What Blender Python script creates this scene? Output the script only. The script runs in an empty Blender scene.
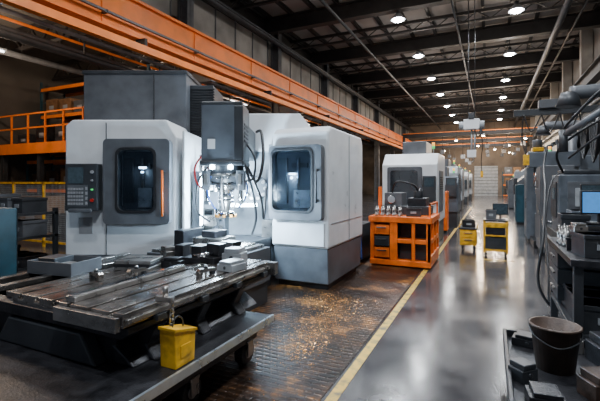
import bpy, bmesh, math, random
from mathutils import Vector, Matrix
random.seed(7)
scene=bpy.context.scene
COL=scene.collection
YAW=math.radians(25.4)

# ---------------------------------------------------------------- materials
def mat(name,col,rough=.5,metal=0.0,var=.15,scale=6.0,bump=0.0,emit=None,es=0.0,trans=0.0,coat=0.0,dirt=None):
    m=bpy.data.materials.new(name); m.use_nodes=True
    nt=m.node_tree; N=nt.nodes; L=nt.links
    p=N['Principled BSDF']
    tc=N.new('ShaderNodeTexCoord'); no=N.new('ShaderNodeTexNoise')
    no.inputs['Scale'].default_value=scale; no.inputs['Detail'].default_value=6
    L.new(tc.outputs['Object'],no.inputs['Vector'])
    cr=N.new('ShaderNodeValToRGB')
    a=[max(0,c*(1-var)) for c in col]; b=[min(1,c*(1+var)) for c in col]
    if dirt: a=list(dirt)
    cr.color_ramp.elements[0].position=.3; cr.color_ramp.elements[1].position=.62 if not dirt else .55
    cr.color_ramp.elements[0].color=(*a,1); cr.color_ramp.elements[1].color=(*b,1)
    L.new(no.outputs['Fac'],cr.inputs['Fac']); L.new(cr.outputs['Color'],p.inputs['Base Color'])
    mr=N.new('ShaderNodeMapRange'); mr.inputs['To Min'].default_value=max(0.03,rough-.1); mr.inputs['To Max'].default_value=min(1,rough+.12)
    L.new(no.outputs['Fac'],mr.inputs['Value']); L.new(mr.outputs['Result'],p.inputs['Roughness'])
    p.inputs['Metallic'].default_value=metal
    if bump:
        n2=N.new('ShaderNodeTexNoise'); n2.inputs['Scale'].default_value=scale*8; L.new(tc.outputs['Object'],n2.inputs['Vector'])
        bp=N.new('ShaderNodeBump'); bp.inputs['Strength'].default_value=bump; bp.inputs['Distance'].default_value=.01
        L.new(n2.outputs['Fac'],bp.inputs['Height']); L.new(bp.outputs['Normal'],p.inputs['Normal'])
    if emit:
        p.inputs['Emission Color'].default_value=(*emit,1); p.inputs['Emission Strength'].default_value=es
    if trans: p.inputs['Transmission Weight'].default_value=trans; p.inputs['IOR'].default_value=1.15
    if coat: p.inputs['Coat Weight'].default_value=coat
    return m
WHITE=mat('white_paint',(.70,.72,.74),.3,0,.08,3,coat=.2)
LGREY=mat('light_grey_paint',(.28,.30,.32),.4,0,.18,4)
MGREY=mat('mid_grey_paint',(.085,.09,.10),.4,0,.22,4)
DGREY=mat('dark_grey_paint',(.03,.033,.038),.4,0,.25,4)
HEADG=mat('blue_grey_paint',(.095,.11,.13),.35,0,.2,4)
BLACK=mat('black_rubber',(.008,.008,.010),.5,0,.2,6)
GLASS=mat('dark_safety_glass',(.015,.019,.026),.06,0,.3,2,coat=.5)
TGLASS=mat('tinted_glass',(.55,.65,.75),.13,0,.05,2,trans=1.0)
STEEL=mat('machined_steel',(.36,.345,.33),.28,.9,.35,7,.08)
TABLE=mat('worn_steel_table',(.31,.285,.265),.24,.9,.18,5,.08,dirt=(.12,.105,.095))
CHROME=mat('chrome',(.75,.76,.78),.15,1,.08,6)
CAST=mat('cast_iron',(.026,.026,.030),.36,.4,.45,9,.2)
ALU=mat('aluminium',(.55,.62,.7),.28,.8,.15,8)
ORANGE=mat('orange_crane_paint',(.86,.20,.015),.42,0,.15,2)
ORANGE2=mat('orange_cart_paint',(.80,.145,.008),.35,0,.25,5)
YELLOW=mat('yellow_paint',(.70,.38,.010),.42,0,.2,7,dirt=(.32,.17,.01))
YLINE=mat('worn_yellow_line',(.62,.38,.05),.4,0,.15,11,dirt=(.10,.08,.045))
TEAL=mat('teal_paint',(.010,.045,.065),.4,0,.3,5)
BLUE=mat('blue_plastic',(.015,.05,.2),.35,0,.2,5)
RED=mat('red_plastic',(.45,.015,.01),.35,0,.1,5)
BEIGE=mat('beige_column_paint',(.36,.335,.30),.6,0,.2,2)
BROWN=mat('rusty_bucket',(.055,.034,.025),.45,.3,.5,9,.2)
WOOD=mat('wooden_board',(.18,.095,.045),.6,0,.3,6)
CARD=mat('cardboard',(.17,.10,.055),.7,0,.25,6)
COPPER=mat('brass_swarf',(.6,.27,.07),.3,.9,.5,30)
DBEAM=mat('dark_roof_steel',(.020,.018,.018),.55,.2,.3,3)
WALLM=mat('wall_paint',(.19,.178,.165),.8,0,.3,.6,.1)
WALLF=mat('far_wall_paint',(.15,.12,.095),.8,0,.5,.5,.1)
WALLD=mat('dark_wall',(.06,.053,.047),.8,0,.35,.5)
LAMPM=mat('lamp_glow',(1,1,1),.5,0,.02,5,emit=(.90,.96,1),es=90)
WARML=mat('warm_lamp_glow',(1,1,1),.5,0,.02,5,emit=(1,.84,.64),es=60)
TUBEM=mat('tube_glow',(1,1,1),.5,0,.02,5,emit=(.95,.95,1),es=12)
WORKL=mat('work_lamp_glow',(1,1,1),.5,0,.02,5,emit=(.62,.82,1),es=45)
WINM=mat('dusty_wall_panel',(.23,.225,.215),.6,0,.35,.9)
SCRB=mat('blue_screen',(.01,.04,.12),.2,0,.6,18,emit=(.08,.32,.8),es=.9)
SCRD=mat('dim_screen',(.02,.03,.04),.15,0,.4,25,emit=(.15,.25,.3),es=.08)
KEYM=mat('grey_keys',(.28,.28,.29),.5,0,.1,10)
GREENL=mat('green_lamp',(.05,.5,.1),.3,0,.1,5,emit=(.1,.9,.25),es=.6)
AMBERL=mat('amber_lamp',(.7,.3,.02),.3,0,.1,5,emit=(1,.4,.05),es=2)

def floor_mat():
    m=bpy.data.materials.new('polished_concrete'); m.use_nodes=True
    nt=m.node_tree; N=nt.nodes; L=nt.links; p=N['Principled BSDF']
    tc=N.new('ShaderNodeTexCoord')
    n1=N.new('ShaderNodeTexNoise'); n1.inputs['Scale'].default_value=.9; n1.inputs['Detail'].default_value=10; n1.inputs['Roughness'].default_value=.66
    L.new(tc.outputs['Object'],n1.inputs['Vector'])
    cr=N.new('ShaderNodeValToRGB'); cr.color_ramp.elements[0].position=.32; cr.color_ramp.elements[1].position=.7
    cr.color_ramp.elements[0].color=(.026,.025,.028,1); cr.color_ramp.elements[1].color=(.080,.075,.077,1)
    L.new(n1.outputs['Fac'],cr.inputs['Fac']); L.new(cr.outputs['Color'],p.inputs['Base Color'])
    mr=N.new('ShaderNodeMapRange'); mr.inputs['From Min'].default_value=.3; mr.inputs['From Max'].default_value=.7
    mr.inputs['To Min'].default_value=.10; mr.inputs['To Max'].default_value=.26
    L.new(n1.outputs['Fac'],mr.inputs['Value']); L.new(mr.outputs['Result'],p.inputs['Roughness'])
    p.inputs['Specular IOR Level'].default_value=1.0
    n2=N.new('ShaderNodeTexNoise'); n2.inputs['Scale'].default_value=5; n2.inputs['Detail'].default_value=5; L.new(tc.outputs['Object'],n2.inputs['Vector'])
    bp=N.new('ShaderNodeBump'); bp.inputs['Strength'].default_value=.10; bp.inputs['Distance'].default_value=.012
    L.new(n2.outputs['Fac'],bp.inputs['Height']); L.new(bp.outputs['Normal'],p.inputs['Normal'])
    return m
def plate_mat():
    m=bpy.data.materials.new('oily_tread_plate_amber_glow'); m.use_nodes=True
    nt=m.node_tree; N=nt.nodes; L=nt.links; p=N['Principled BSDF']
    tc=N.new('ShaderNodeTexCoord')
    n1=N.new('ShaderNodeTexNoise'); n1.inputs['Scale'].default_value=1.5; n1.inputs['Detail'].default_value=12; n1.inputs['Roughness'].default_value=.74
    L.new(tc.outputs['Object'],n1.inputs['Vector'])
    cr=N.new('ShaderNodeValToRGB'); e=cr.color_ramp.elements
    e[0].position=.40; e[0].color=(.018,.013,.011,1); e[1].position=.66; e[1].color=(.80,.34,.08,1)  # amber end paints warm reflections into the plate colour
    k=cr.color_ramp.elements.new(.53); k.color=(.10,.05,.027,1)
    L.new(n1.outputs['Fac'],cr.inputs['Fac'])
    mp=N.new('ShaderNodeMapping'); mp.inputs['Scale'].default_value=(16,6,1)
    L.new(tc.outputs['Object'],mp.inputs['Vector'])
    br=N.new('ShaderNodeTexBrick'); br.inputs['Scale'].default_value=1.0; br.inputs['Mortar Size'].default_value=.2; br.inputs['Mortar Smooth'].default_value=.6
    br.inputs['Color1'].default_value=(1,1,1,1); br.inputs['Color2'].default_value=(.8,.8,.8,1); br.inputs['Mortar'].default_value=(.4,.4,.4,1)
    br.inputs['Brick Width'].default_value=1.2; br.inputs['Row Height'].default_value=.4
    L.new(mp.outputs['Vector'],br.inputs['Vector'])
    mx=N.new('ShaderNodeMix'); mx.data_type='RGBA'; mx.blend_type='MULTIPLY'; mx.inputs[0].default_value=1
    L.new(cr.outputs['Color'],mx.inputs[6]); L.new(br.outputs['Color'],mx.inputs[7]); L.new(mx.outputs[2],p.inputs['Base Color'])
    p.inputs['Metallic'].default_value=.35
    mr=N.new('ShaderNodeMapRange'); mr.inputs['To Min'].default_value=.18; mr.inputs['To Max'].default_value=.45
    L.new(n1.outputs['Fac'],mr.inputs['Value']); L.new(mr.outputs['Result'],p.inputs['Roughness'])
    bp=N.new('ShaderNodeBump'); bp.inputs['Strength'].default_value=.8; bp.inputs['Distance'].default_value=.010
    L.new(br.outputs['Color'],bp.inputs['Height']); L.new(bp.outputs['Normal'],p.inputs['Normal'])
    return m
def roof_mat():
    m=bpy.data.materials.new('roof_panels'); m.use_nodes=True
    nt=m.node_tree; N=nt.nodes; L=nt.links; p=N['Principled BSDF']
    tc=N.new('ShaderNodeTexCoord')
    n=N.new('ShaderNodeTexNoise'); n.inputs['Scale'].default_value=.5; L.new(tc.outputs['Object'],n.inputs['Vector'])
    cr=N.new('ShaderNodeValToRGB'); cr.color_ramp.elements[0].position=.3; cr.color_ramp.elements[1].position=.7
    cr.color_ramp.elements[0].color=(.19,.165,.15,1); cr.color_ramp.elements[1].color=(.36,.33,.31,1)
    L.new(n.outputs['Fac'],cr.inputs['Fac']); L.new(cr.outputs['Color'],p.inputs['Base Color'])
    p.inputs['Roughness'].default_value=.75
    return m
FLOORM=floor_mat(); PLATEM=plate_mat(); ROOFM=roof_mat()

# ---------------------------------------------------------------- builder
class B:
    def __init__(s): s.bm=bmesh.new(); s.mats=[]
    def mi(s,m):
        if m not in s.mats: s.mats.append(m)
        return s.mats.index(m)
    def faces(s,vs,fs,m,smooth=None):
        V=[s.bm.verts.new(v) for v in vs]; k=s.mi(m)
        for i,f in enumerate(fs):
            try: F=s.bm.faces.new([V[j] for j in f])
            except ValueError: continue
            F.material_index=k
            if smooth and smooth[i]: F.smooth=True
        return s
    def box(s,x0,x1,y0,y1,z0,z1,m):
        if x0>x1:x0,x1=x1,x0
        if y0>y1:y0,y1=y1,y0
        if z0>z1:z0,z1=z1,z0
        v=[(x0,y0,z0),(x1,y0,z0),(x1,y1,z0),(x0,y1,z0),(x0,y0,z1),(x1,y0,z1),(x1,y1,z1),(x0,y1,z1)]
        return s.faces(v,[(0,3,2,1),(4,5,6,7),(0,1,5,4),(1,2,6,5),(2,3,7,6),(3,0,4,7)],m)
    def prism(s,pts,ax,a,b,m):
        def P(p,c):
            return {'x':(c,p[0],p[1]),'y':(p[0],c,p[1]),'z':(p[0],p[1],c)}[ax]
        n=len(pts); v=[P(p,a) for p in pts]+[P(p,b) for p in pts]
        f=[tuple(range(n)),tuple(range(2*n-1,n-1,-1))]+[(i,n+i,n+(i+1)%n,(i+1)%n) for i in range(n)]
        return s.faces(v,f,m)
    def ring(s,o,i_,ax,a,b,m):
        def P(p,c):
            return {'x':(c,p[0],p[1]),'y':(p[0],c,p[1]),'z':(p[0],p[1],c)}[ax]
        n=len(o); v=[P(p,a) for p in o]+[P(p,a) for p in i_]+[P(p,b) for p in o]+[P(p,b) for p in i_]
        f=[]
        for i in range(n):
            j=(i+1)%n
            f+=[(i,j,n+j,n+i),(2*n+j,2*n+i,3*n+i,3*n+j),(j,i,2*n+i,2*n+j),(n+i,n+j,3*n+j,3*n+i)]
        return s.faces(v,f,m)
    def cyl(s,p0,p1,r0,m,r1=None,n=20,caps=True):
        r1=r0 if r1 is None else r1
        p0=Vector(p0);p1=Vector(p1);d=(p1-p0).normalized()
        u=d.orthogonal().normalized(); w=d.cross(u)
        v=[];
        for p,r in((p0,r0),(p1,r1)):
            for i in range(n):
                a=2*math.pi*i/n; v.append(p+(u*math.cos(a)+w*math.sin(a))*r)
        f=[(i,(i+1)%n,n+(i+1)%n,n+i) for i in range(n)]; sm=[True]*n
        if caps: f+=[tuple(range(n-1,-1,-1)),tuple(range(n,2*n))]; sm+=[False,False]
        return s.faces(v,f,m,sm)
    def tube(s,pts,r,m,n=8,res=6):
        P=[Vector(p) for p in pts]; Q=[]
        E=[P[0]]+P+[P[-1]]
        for k in range(1,len(E)-2):
            for j in range(res):
                t=j/res;a,b,c,d=E[k-1],E[k],E[k+1],E[k+2]
                Q.append(.5*((2*b)+(c-a)*t+(2*a-5*b+4*c-d)*t*t+(3*b-a-3*c+d)*t**3))
        Q.append(P[-1]); v=[];prev=None
        for i,q in enumerate(Q):
            d=(Q[min(i+1,len(Q)-1)]-Q[max(i-1,0)]).normalized()
            if prev is None: u=d.orthogonal().normalized()
            else:
                u=(prev-d*prev.dot(d))
                u=u.normalized() if u.length>1e-6 else d.orthogonal().normalized()
            prev=u;w=d.cross(u)
            for k in range(n):
                a=2*math.pi*k/n; v.append(q+(u*math.cos(a)+w*math.sin(a))*r)
        f=[]
        for i in range(len(Q)-1):
            for k in range(n):
                f.append((i*n+k,i*n+(k+1)%n,(i+1)*n+(k+1)%n,(i+1)*n+k))
        sm=[True]*len(f); f+=[tuple(range(n-1,-1,-1)),tuple(range((len(Q)-1)*n,len(Q)*n))]; sm+=[False,False]
        return s.faces(v,f,m,sm)
    def lathe(s,prof,c,m,n=24):
        v=[]
        for r,z in prof:
            for i in range(n):
                a=2*math.pi*i/n; v.append((c[0]+r*math.cos(a),c[1]+r*math.sin(a),c[2]+z))
        f=[];k=len(prof)
        for j in range(k-1):
            for i in range(n): f.append((j*n+i,j*n+(i+1)%n,(j+1)*n+(i+1)%n,(j+1)*n+i))
        sm=[True]*len(f)
        f+=[tuple(range(n-1,-1,-1)),tuple(range((k-1)*n,k*n))]; sm+=[False,False]
        return s.faces(v,f,m,sm)
    def fin(s,name,parent=None,loc=(0,0,0),rot=0,bev=0,label=None,cat=None,group=None,kind=None):
        bmesh.ops.recalc_face_normals(s.bm,faces=s.bm.faces)
        me=bpy.data.meshes.new(name); s.bm.to_mesh(me); s.bm.free()
        for m in s.mats: me.materials.append(m)
        o=bpy.data.objects.new(name,me); COL.objects.link(o)
        o.location=loc; o.rotation_euler=(0,0,rot) if not isinstance(rot,tuple) else rot
        if parent: o.parent=parent
        if bev:
            md=o.modifiers.new('bevel','BEVEL'); md.width=bev; md.segments=2; md.limit_method='ANGLE'; md.angle_limit=math.radians(40)
        if label:o['label']=label
        if cat:o['category']=cat
        if group:o['group']=group
        if kind:o['kind']=kind
        return o
def thing(name,label,cat,loc,rot=0,group=None):
    o=bpy.data.objects.new(name,None); o.empty_display_size=.2; COL.objects.link(o)
    o.location=loc;o.rotation_euler=(0,0,rot);o['label']=label;o['category']=cat
    if group:o['group']=group
    return o
def dup(o,loc,rot=None,label=None,scale=None):
    def rec(src,par):
        c=src.copy(); COL.objects.link(c)
        if par: c.parent=par
        for ch in src.children: rec(ch,c)
        return c
    c=rec(o,None); c.location=loc
    if rot is not None:c.rotation_euler=(0,0,rot)
    if label:c['label']=label
    if scale:c.scale=scale
    return c
def rr(x0,x1,z0,z1,r,n=5):
    pts=[]
    for cx,cz,a0 in((x1-r,z1-r,0),(x0+r,z1-r,90),(x0+r,z0+r,180),(x1-r,z0+r,270)):
        for i in range(n+1):
            a=math.radians(a0+90*i/n); pts.append((cx+r*math.cos(a),cz+r*math.sin(a)))
    return pts
def light(name,kind,loc,energy,color=(1,1,1),size=.3,parent=None,rot=(0,0,0),spot=None):
    l=bpy.data.lights.new(name,kind); l.energy=energy;l.color=color
    if kind=='AREA': l.size=size
    else: l.shadow_soft_size=size
    if spot: l.spot_size=spot; l.spot_blend=.6
    o=bpy.data.objects.new(name,l); o.location=loc;o.rotation_euler=rot; COL.objects.link(o)
    if parent:o.parent=parent
    return o

# ---------------------------------------------------------------- camera
cd=bpy.data.cameras.new('camera'); cam=bpy.data.objects.new('camera',cd); COL.objects.link(cam)
cam.location=(0,0,1.6); cam.rotation_euler=(math.pi/2,0,YAW); cd.lens=24; cd.sensor_width=36; cd.shift_y=-.031; cd.clip_end=200
scene.camera=cam
w=bpy.data.worlds.new('world'); scene.world=w; w.use_nodes=True
w.node_tree.nodes['Background'].inputs[0].default_value=(.62,.75,.95,1); w.node_tree.nodes['Background'].inputs[1].default_value=.22

# ---------------------------------------------------------------- room
XL,XR,YB,YF,ZC=-9.0,4.2,-4.0,50.0,8.7
b=B();b.box(-17,XR+.2,YB,YF+.2,-.2,0,FLOORM);b.fin('floor',kind='structure')
b=B();b.box(XL,XR+.2,YB,YF+.2,ZC,ZC+.2,ROOFM);b.fin('ceiling',kind='structure')
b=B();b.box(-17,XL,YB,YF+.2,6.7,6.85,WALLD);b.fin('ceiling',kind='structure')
b=B();b.box(XR,XR+.2,YB,YF,0,ZC,WALLM);b.fin('wall_right',kind='structure')
b=B();b.box(XL-.15,XL,YB,YF,6.2,ZC,WALLM);b.fin('wall_left',kind='structure')
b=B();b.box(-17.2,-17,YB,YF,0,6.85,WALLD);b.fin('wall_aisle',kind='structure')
b=B();b.box(-17,XR+.2,YF,YF+.2,0,ZC,WALLF);b.fin('wall_far',kind='structure')
k=1
for y in range(4,48,6):
    b=B();b.box(XL-.01,XL+.03,y+.5,y+5.5,6.35,7.85,WINM)
    for q in range(5): b.box(XL-.01,XL+.06,y+.5+q*1.25-.025,y+.5+q*1.25+.025,6.3,7.9,MGREY)
    for z in(6.3,7.87): b.box(XL-.01,XL+.07,y+.45,y+5.55,z,z+.06,DBEAM)
    b.fin('trim_%d'%k,kind='structure');k+=1
b=B();b.box(-1.6,.8,YF-.06,YF,0,3.4,LGREY)
for q in range(9): b.box(-1.6,.8,YF-.09,YF-.05,.3+q*.36,.34+q*.36,DGREY)
b.fin('door_1',kind='structure')

def ibeam(L,h,wd,m,t=.03):
    pts=[(-wd/2,0),(wd/2,0),(wd/2,t),(t/2,t),(t/2,h-t),(wd/2,h-t),(wd/2,h),(-wd/2,h),(-wd/2,h-t),(-t/2,h-t),(-t/2,t),(-wd/2,t)]
    bb=B(); bb.prism(pts,'y',0,L,m); return bb
first=None
for y in range(5,50,5):
    if first is None:
        b=ibeam(XR-XL,.64,.34,DBEAM,.05)
        first=b.fin('roof_beam',loc=(XR,y,7.96),rot=math.radians(90),label='dark steel I-beam spanning the hall under the roof',cat='roof beam',group='cross beams under the roof')
    else: dup(first,(XR,y,7.96))
first=None
for i in range(9):
    y=7.5+i*5
    if first is None:
        a=B();L_=XR-XL
        a.box(0,L_,-.06,.06,8.36,8.48,DBEAM);a.box(0,L_,-.06,.06,8.02,8.11,DBEAM)
        for q in range(13): a.prism([(q,8.08),(q+.06,8.08),(q+.56,8.42),(q+.5,8.42)],'y',-.02,.02,DBEAM);a.prism([(q+.5,8.42),(q+.56,8.42),(q+1.06,8.08),(q+1,8.08)],'y',-.02,.02,DBEAM)
        first=a.fin('roof_truss',loc=(XL,y,0),label='dark lattice truss spanning the hall',cat='truss',group='lattice trusses over the hall')
    else: dup(first,(XL,y,0))
first=None
for i in range(13):
    x=XL+.5+i*1.03
    if first is None:
        b=ibeam(YF-YB,.16,.12,DBEAM,.02)
        first=b.fin('roof_purlin',loc=(x,YB,8.54),label='thin dark steel purlin running along the roof',cat='purlin',group='purlins under the roof')
    else: dup(first,(x,YB,8.54))
b=ibeam(YF-YB,.55,.34,DBEAM);b.fin('eaves_beam',loc=(XL+.18,YB,7.95),label='heavy dark steel beam along the top of the wall',cat='beam')
def pipe(x,z,r,m,label,ztop,y1=YF-.5,step=5,y0=0):
    b=B();b.tube([(0,YB+.5,0),(0,y1,0)],r,m,10,1)
    for y in range(y0,int(y1)-1,step): b.box(-.02,.02,y-.02,y+.02,0,ztop-z,DBEAM)
    b.fin('overhead_pipe',loc=(x,0,z),label=label,cat='pipe',group='overhead pipes')
pipe(XL+.55,7.72,.1,MGREY,'grey service pipe under the roof along the wall',7.98)
pipe(XL+.85,7.6,.05,DGREY,'slim dark conduit under the roof along the wall',7.98)
pipe(-5.2,7.8,.06,DGREY,'dark conduit hung beneath the roof beams',7.98)
pipe(-1.2,7.85,.04,DGREY,'dark conduit hung beneath the roof beams',7.98)
pipe(2.4,7.7,.12,DGREY,'wide dark duct hung beneath the roof beams',7.98)
pipe(3.0,7.8,.05,DGREY,'dark conduit hung beneath the roof beams',7.98)
first=None
for y in range(-2,48,6):
    if first is None:
        bb=B();bb.box(-.2,.2,-.02,.02,0,ZC-.0,MGREY);bb.box(-.2,-.16,-.15,.15,0,ZC,MGREY);bb.box(.16,.2,-.15,.15,0,ZC,MGREY)
        bb.box(-.28,.28,-.24,.24,0,.04,DGREY);bb.box(.2,1.08,-.1,.1,4.7,5.0,MGREY)
        first=bb.fin('steel_column',loc=(XL+.2,y,0),label='grey steel column carrying the crane runway',cat='column',group='columns along the crane runway')
    else:dup(first,(XL+.2,y,0))
first=None
for y in range(-3,48,5):
    if first is None:
        bb=B();bb.box(-.22,.22,-.2,.2,0,ZC,BEIGE);bb.box(-.3,.3,-.28,.28,0,.3,DGREY);bb.box(-.24,.24,-.21,.21,1.5,1.62,YELLOW)
        first=bb.fin('wall_column',loc=(XR-.25,y,0),bev=.01,label='pale beige column standing against the wall',cat='column',group='columns against the side wall')
    else:dup(first,(XR-.25,y,0))
b=ibeam(YF-YB,.55,.3,DBEAM);b.fin('crane_runway_beam',loc=(XR-.66,YB,5.4),label='dark steel runway beam along the wall columns',cat='beam')
for i,(z,r) in enumerate(((4.6,.09),(4.3,.05),(3.9,.07),(3.6,.04),(3.2,.1),(2.9,.04))):
    b=B();b.tube([(0,YB,0),(0,YF-2,0)],r,[DGREY,MGREY,LGREY,DGREY,MGREY,DGREY][i],8,1)
    for y in range(-3,48,5): b.box(0,.14,y-.02,y+.02,-.02,.02,DBEAM)
    b.fin('wall_pipe',loc=(XR-.6,0,z),label='service pipe fixed along the wall columns',cat='pipe',group='pipes along the wall')

R=thing('crane_runway','long broad bright orange overhead crane runway girder','crane girder',(-7.8,YB,5.0))
bb=B();bb.box(-.2,.2,0,YF-YB,.04,.86,ORANGE);bb.box(-.28,.28,0,YF-YB,0,.05,ORANGE);bb.box(-.28,.28,0,YF-YB,.85,.92,ORANGE)
for y in range(1,54,3): bb.box(-.22,.225,y-.02,y+.02,.05,.85,ORANGE)
bb.fin('girder',R)
B().box(-.05,.05,0,YF-YB,.92,.99,STEEL).fin('crane_rail',R)
bb=B();bb.box(.3,.36,0,YF-YB,.26,.31,MGREY)
for y in range(1,54,3): bb.box(.2,.36,y-.02,y+.02,.24,.32,DGREY)
bb.fin('conductor_rail',R)
R2=thing('crane_runway','slim orange tie beam running parallel under the girder','crane girder',(-7.3,YB,4.60))
bb=B();bb.box(-.08,.08,0,YF-YB,0,.16,ORANGE)
for y in range(5,54,6): bb.box(-.36,-.06,y-.04,y+.04,.1,.4,DBEAM)
bb.fin('girder',R2)

B().box(-4.9,-1.12,.4,9.8,0,.008,PLATEM).fin('tread_plate',label='oily dark metal tread plate with painted-in amber reflections around the machine',cat='floor plate')
B().box(-1.09,-1.01,.3,27,0,.004,YLINE).fin('floor_line',label='worn yellow safety line painted on the concrete floor',cat='floor marking',group='yellow floor lines')
B().box(-.2,.45,9.05,9.12,0,.004,YLINE).fin('floor_line',label='short yellow mark painted before the cart on the floor',cat='floor marking',group='yellow floor lines')
bb=B()
def swarf(cx,cy,z,sx,sy,n):
    for i in range(n):
        x=min(random.gauss(cx,sx),-1.15);y=random.gauss(cy,sy);a=random.random()*6.28;l=random.uniform(.006,.018);h=random.uniform(.002,.006)
        dx,dy=math.cos(a)*l,math.sin(a)*l;ex,ey=-math.sin(a)*.003,math.cos(a)*.003
        bb.faces([(x-ex,y-ey,z+.0005),(x+ex,y+ey,z+.0005),(x+dx/2+ex,y+dy/2+ey,z+h),(x+dx/2-ex,y+dy/2-ey,z+h),(x+dx+ex,y+dy+ey,z+.001),(x+dx-ex,y+dy-ey,z+.001)],[(0,1,2,3),(3,2,4,5)],COPPER)
swarf(-1.75,4.2,.009,.2,.6,900);swarf(-2.0,5.0,.009,.2,.2,500);swarf(-1.6,3.5,.009,.1,.2,300)
bb.fin('metal_swarf',label='scattered golden metal chips on the tread plate',cat='metal chips',kind='stuff')

# ---------------------------------------------------------------- lamps
def lamp():
    T=thing('high_bay_lamp','round high-bay lamp hanging from the roof, lit cool white','ceiling lamp',(0,0,7.7),group='high-bay lamps under the roof')
    B().cyl((0,0,.28),(0,0,1.0),.015,DBEAM,n=8).cyl((0,0,.2),(0,0,.34),.08,DGREY).fin('rod',T)
    B().lathe([(.06,.22),(.12,.2),(.22,.08),(.27,0),(.255,0),(.2,.075),(.1,.17),(.05,.19)],(0,0,0),LGREY).fin('lamp_shade',T)
    B().lathe([(.05,-.06),(.14,-.045),(.19,0),(.17,.05),(.05,.1)],(0,0,0),LAMPM).fin('bulb',T)
    return T
L0=lamp();pos=[]
for y in(1,5.7,10.5,15.2,20,24.7,29.5,34.2,39,44): pos.append((-3.13,y))
for y in(0,5.5,11,16.2,21.6,27,32.4,38,43.5): pos.append((.85,y))
for i,(x,y) in enumerate(pos):
    if i==0:T=L0;T.location=(x,y,7.7)
    else:T=dup(L0,(x,y,7.7))
    if y<45:
        light('lamp_light','SPOT',(0,0,-.2),440,(.84,.92,1),.18,T,spot=math.radians(145))
        light('lamp_spill','POINT',(0,0,-.35),38,(1,.9,.80),.2,T)
def pend():
    T=thing('pendant_lamp','small warm pendant lamp hanging low over the far bays','ceiling lamp',(0,0,4.6),group='warm pendant lamps at the far end')
    B().cyl((0,0,.12),(0,0,3.96),.01,DBEAM,n=6).fin('rod',T)
    B().lathe([(.03,.16),(.14,.02),(.16,0),(.12,.0),(.03,.12)],(0,0,0),DGREY,14).fin('lamp_shade',T)
    B().lathe([(.02,-.05),(.08,-.03),(.1,.01),(.03,.06)],(0,0,0),WARML,12).fin('bulb',T)
    return T
P0=pend()
for i,(x,y) in enumerate([(-2.2,31),(-.9,36.5),(.4,41),(2.2,31.5),(-4,41),(-1.6,46),(1.8,46),(-.4,28.5),(1.4,37)]):
    if i==0:T=P0;T.location=(x,y,4.6)
    else:T=dup(P0,(x,y,4.6))
    light('lamp_light','POINT',(0,0,-.12),150,(1,.78,.55),.1,T)
def tubelamp():
    T=thing('fluorescent_lamp','long fluorescent batten lamp hanging in the side aisle','ceiling lamp',(0,0,5.6),group='batten lamps in the side aisle')
    B().box(-.08,.08,-.75,.75,.03,.09,LGREY).box(-.01,.01,-.5,-.48,.09,1.1,DGREY).box(-.01,.01,.48,.5,.09,1.1,DGREY).fin('housing',T)
    B().cyl((0,-.7,0),(0,.7,0),.025,TUBEM,n=10).fin('tube',T)
    return T
F0=tubelamp()
for i,(x,y,z) in enumerate([(-11.5,11.5,5.6),(-11.5,17,5.6),(-11.5,25,5.6),(-13.5,6.5,5.6),(-10.6,4.0,5.6)]):
    if i==0:T=F0;T.location=(x,y,z)
    else:T=dup(F0,(x,y,z))
    light('tube_light','POINT',(0,0,-.2),150,(1,.76,.54),.3,T)

# ---------------------------------------------------------------- MAIN MACHINE
M=thing('machining_center','large white and grey vertical machining center with open doors','milling machine',(-3.39,4.81,0),YAW)
b=B()
b.prism([(-2.17,.12),(-.70,.12),(-.66,2.2),(-.8,2.44),(-2.08,2.44),(-2.17,2.36)],'y',-.4,.5,WHITE)
b.box(-2.14,-.72,-.36,.46,0,.12,DGREY)
lw=b.fin('enclosure_wing',M,bev=.02)
def pocket_door(parent,x0,x1,z0,z1,wx0,wx1,wz0,wz1,yb,lampx,lampz,pw):
    b=B();wi=rr(wx0,wx1,wz0,wz1,.08)
    b.ring(rr(x0,x1,z0,z1,.06),wi,'y',yb-.13,yb,MGREY)
    b.ring(rr(wx0-.035,wx1+.035,wz0-.035,wz1+.035,.1),wi,'y',yb-.145,yb-.13,BLACK)
    d=b.fin('door',parent,bev=.003)
    B().prism(wi,'y',yb-.122,yb-.116,TGLASS).fin('window_pane',d)
    w_=wx1-wx0
    b=B();b.box(wx0+.01,wx1-.01,yb-.012,yb-.002,wz0+.01,wz1-.01,MGREY);b.box(wx0+.05,wx0+.05+w_*.25,yb-.06,yb-.012,wz0+.1,wz1-.1,DGREY);b.box(wx0+w_*.5,wx1-.05,yb-.05,yb-.012,wz0+.04,wz0+.3,STEEL);b.cyl((wx0+w_*.62,yb-.045,wz0+.3),(wx0+w_*.62,yb-.045,wz1-.1),.025,CHROME)
    b.box(wx0+w_*.45,wx0+w_*.85,yb-.05,yb-.012,wz1-.25,wz1-.18,DGREY);b.fin('inner_panel',d)
    B().box(lampx-.05,lampx+.05,yb-.075,yb-.012,lampz+.05,lampz+.075,DGREY).box(lampx-.045,lampx+.045,yb-.07,yb-.02,lampz+.03,lampz+.05,WORKL).fin('added_glow_lamp',d)  # lamp added inside the door pocket so the window glows
    light('added_glow_light','POINT',(lampx,yb-.07,lampz-.02),pw,(.60,.81,1),.02,d)
    return d
ld=pocket_door(lw,-1.6,-.72,1.04,2.17,-1.40,-.93,1.22,2.02,-.40,-1.1,1.75,1.3)
B().cyl((-.80,-.58,1.15),(-.80,-.58,1.75),.014,ORANGE2).box(-.815,-.785,-.58,-.53,1.16,1.19,DGREY).box(-.815,-.785,-.58,-.53,1.71,1.74,DGREY).fin('handle',ld)
b=B();b.box(-2.165,-.72,-.412,-.39,.12,.62,MGREY);b.box(-1.62,-1.61,-.412,-.39,.6,2.4,DGREY)
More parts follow.
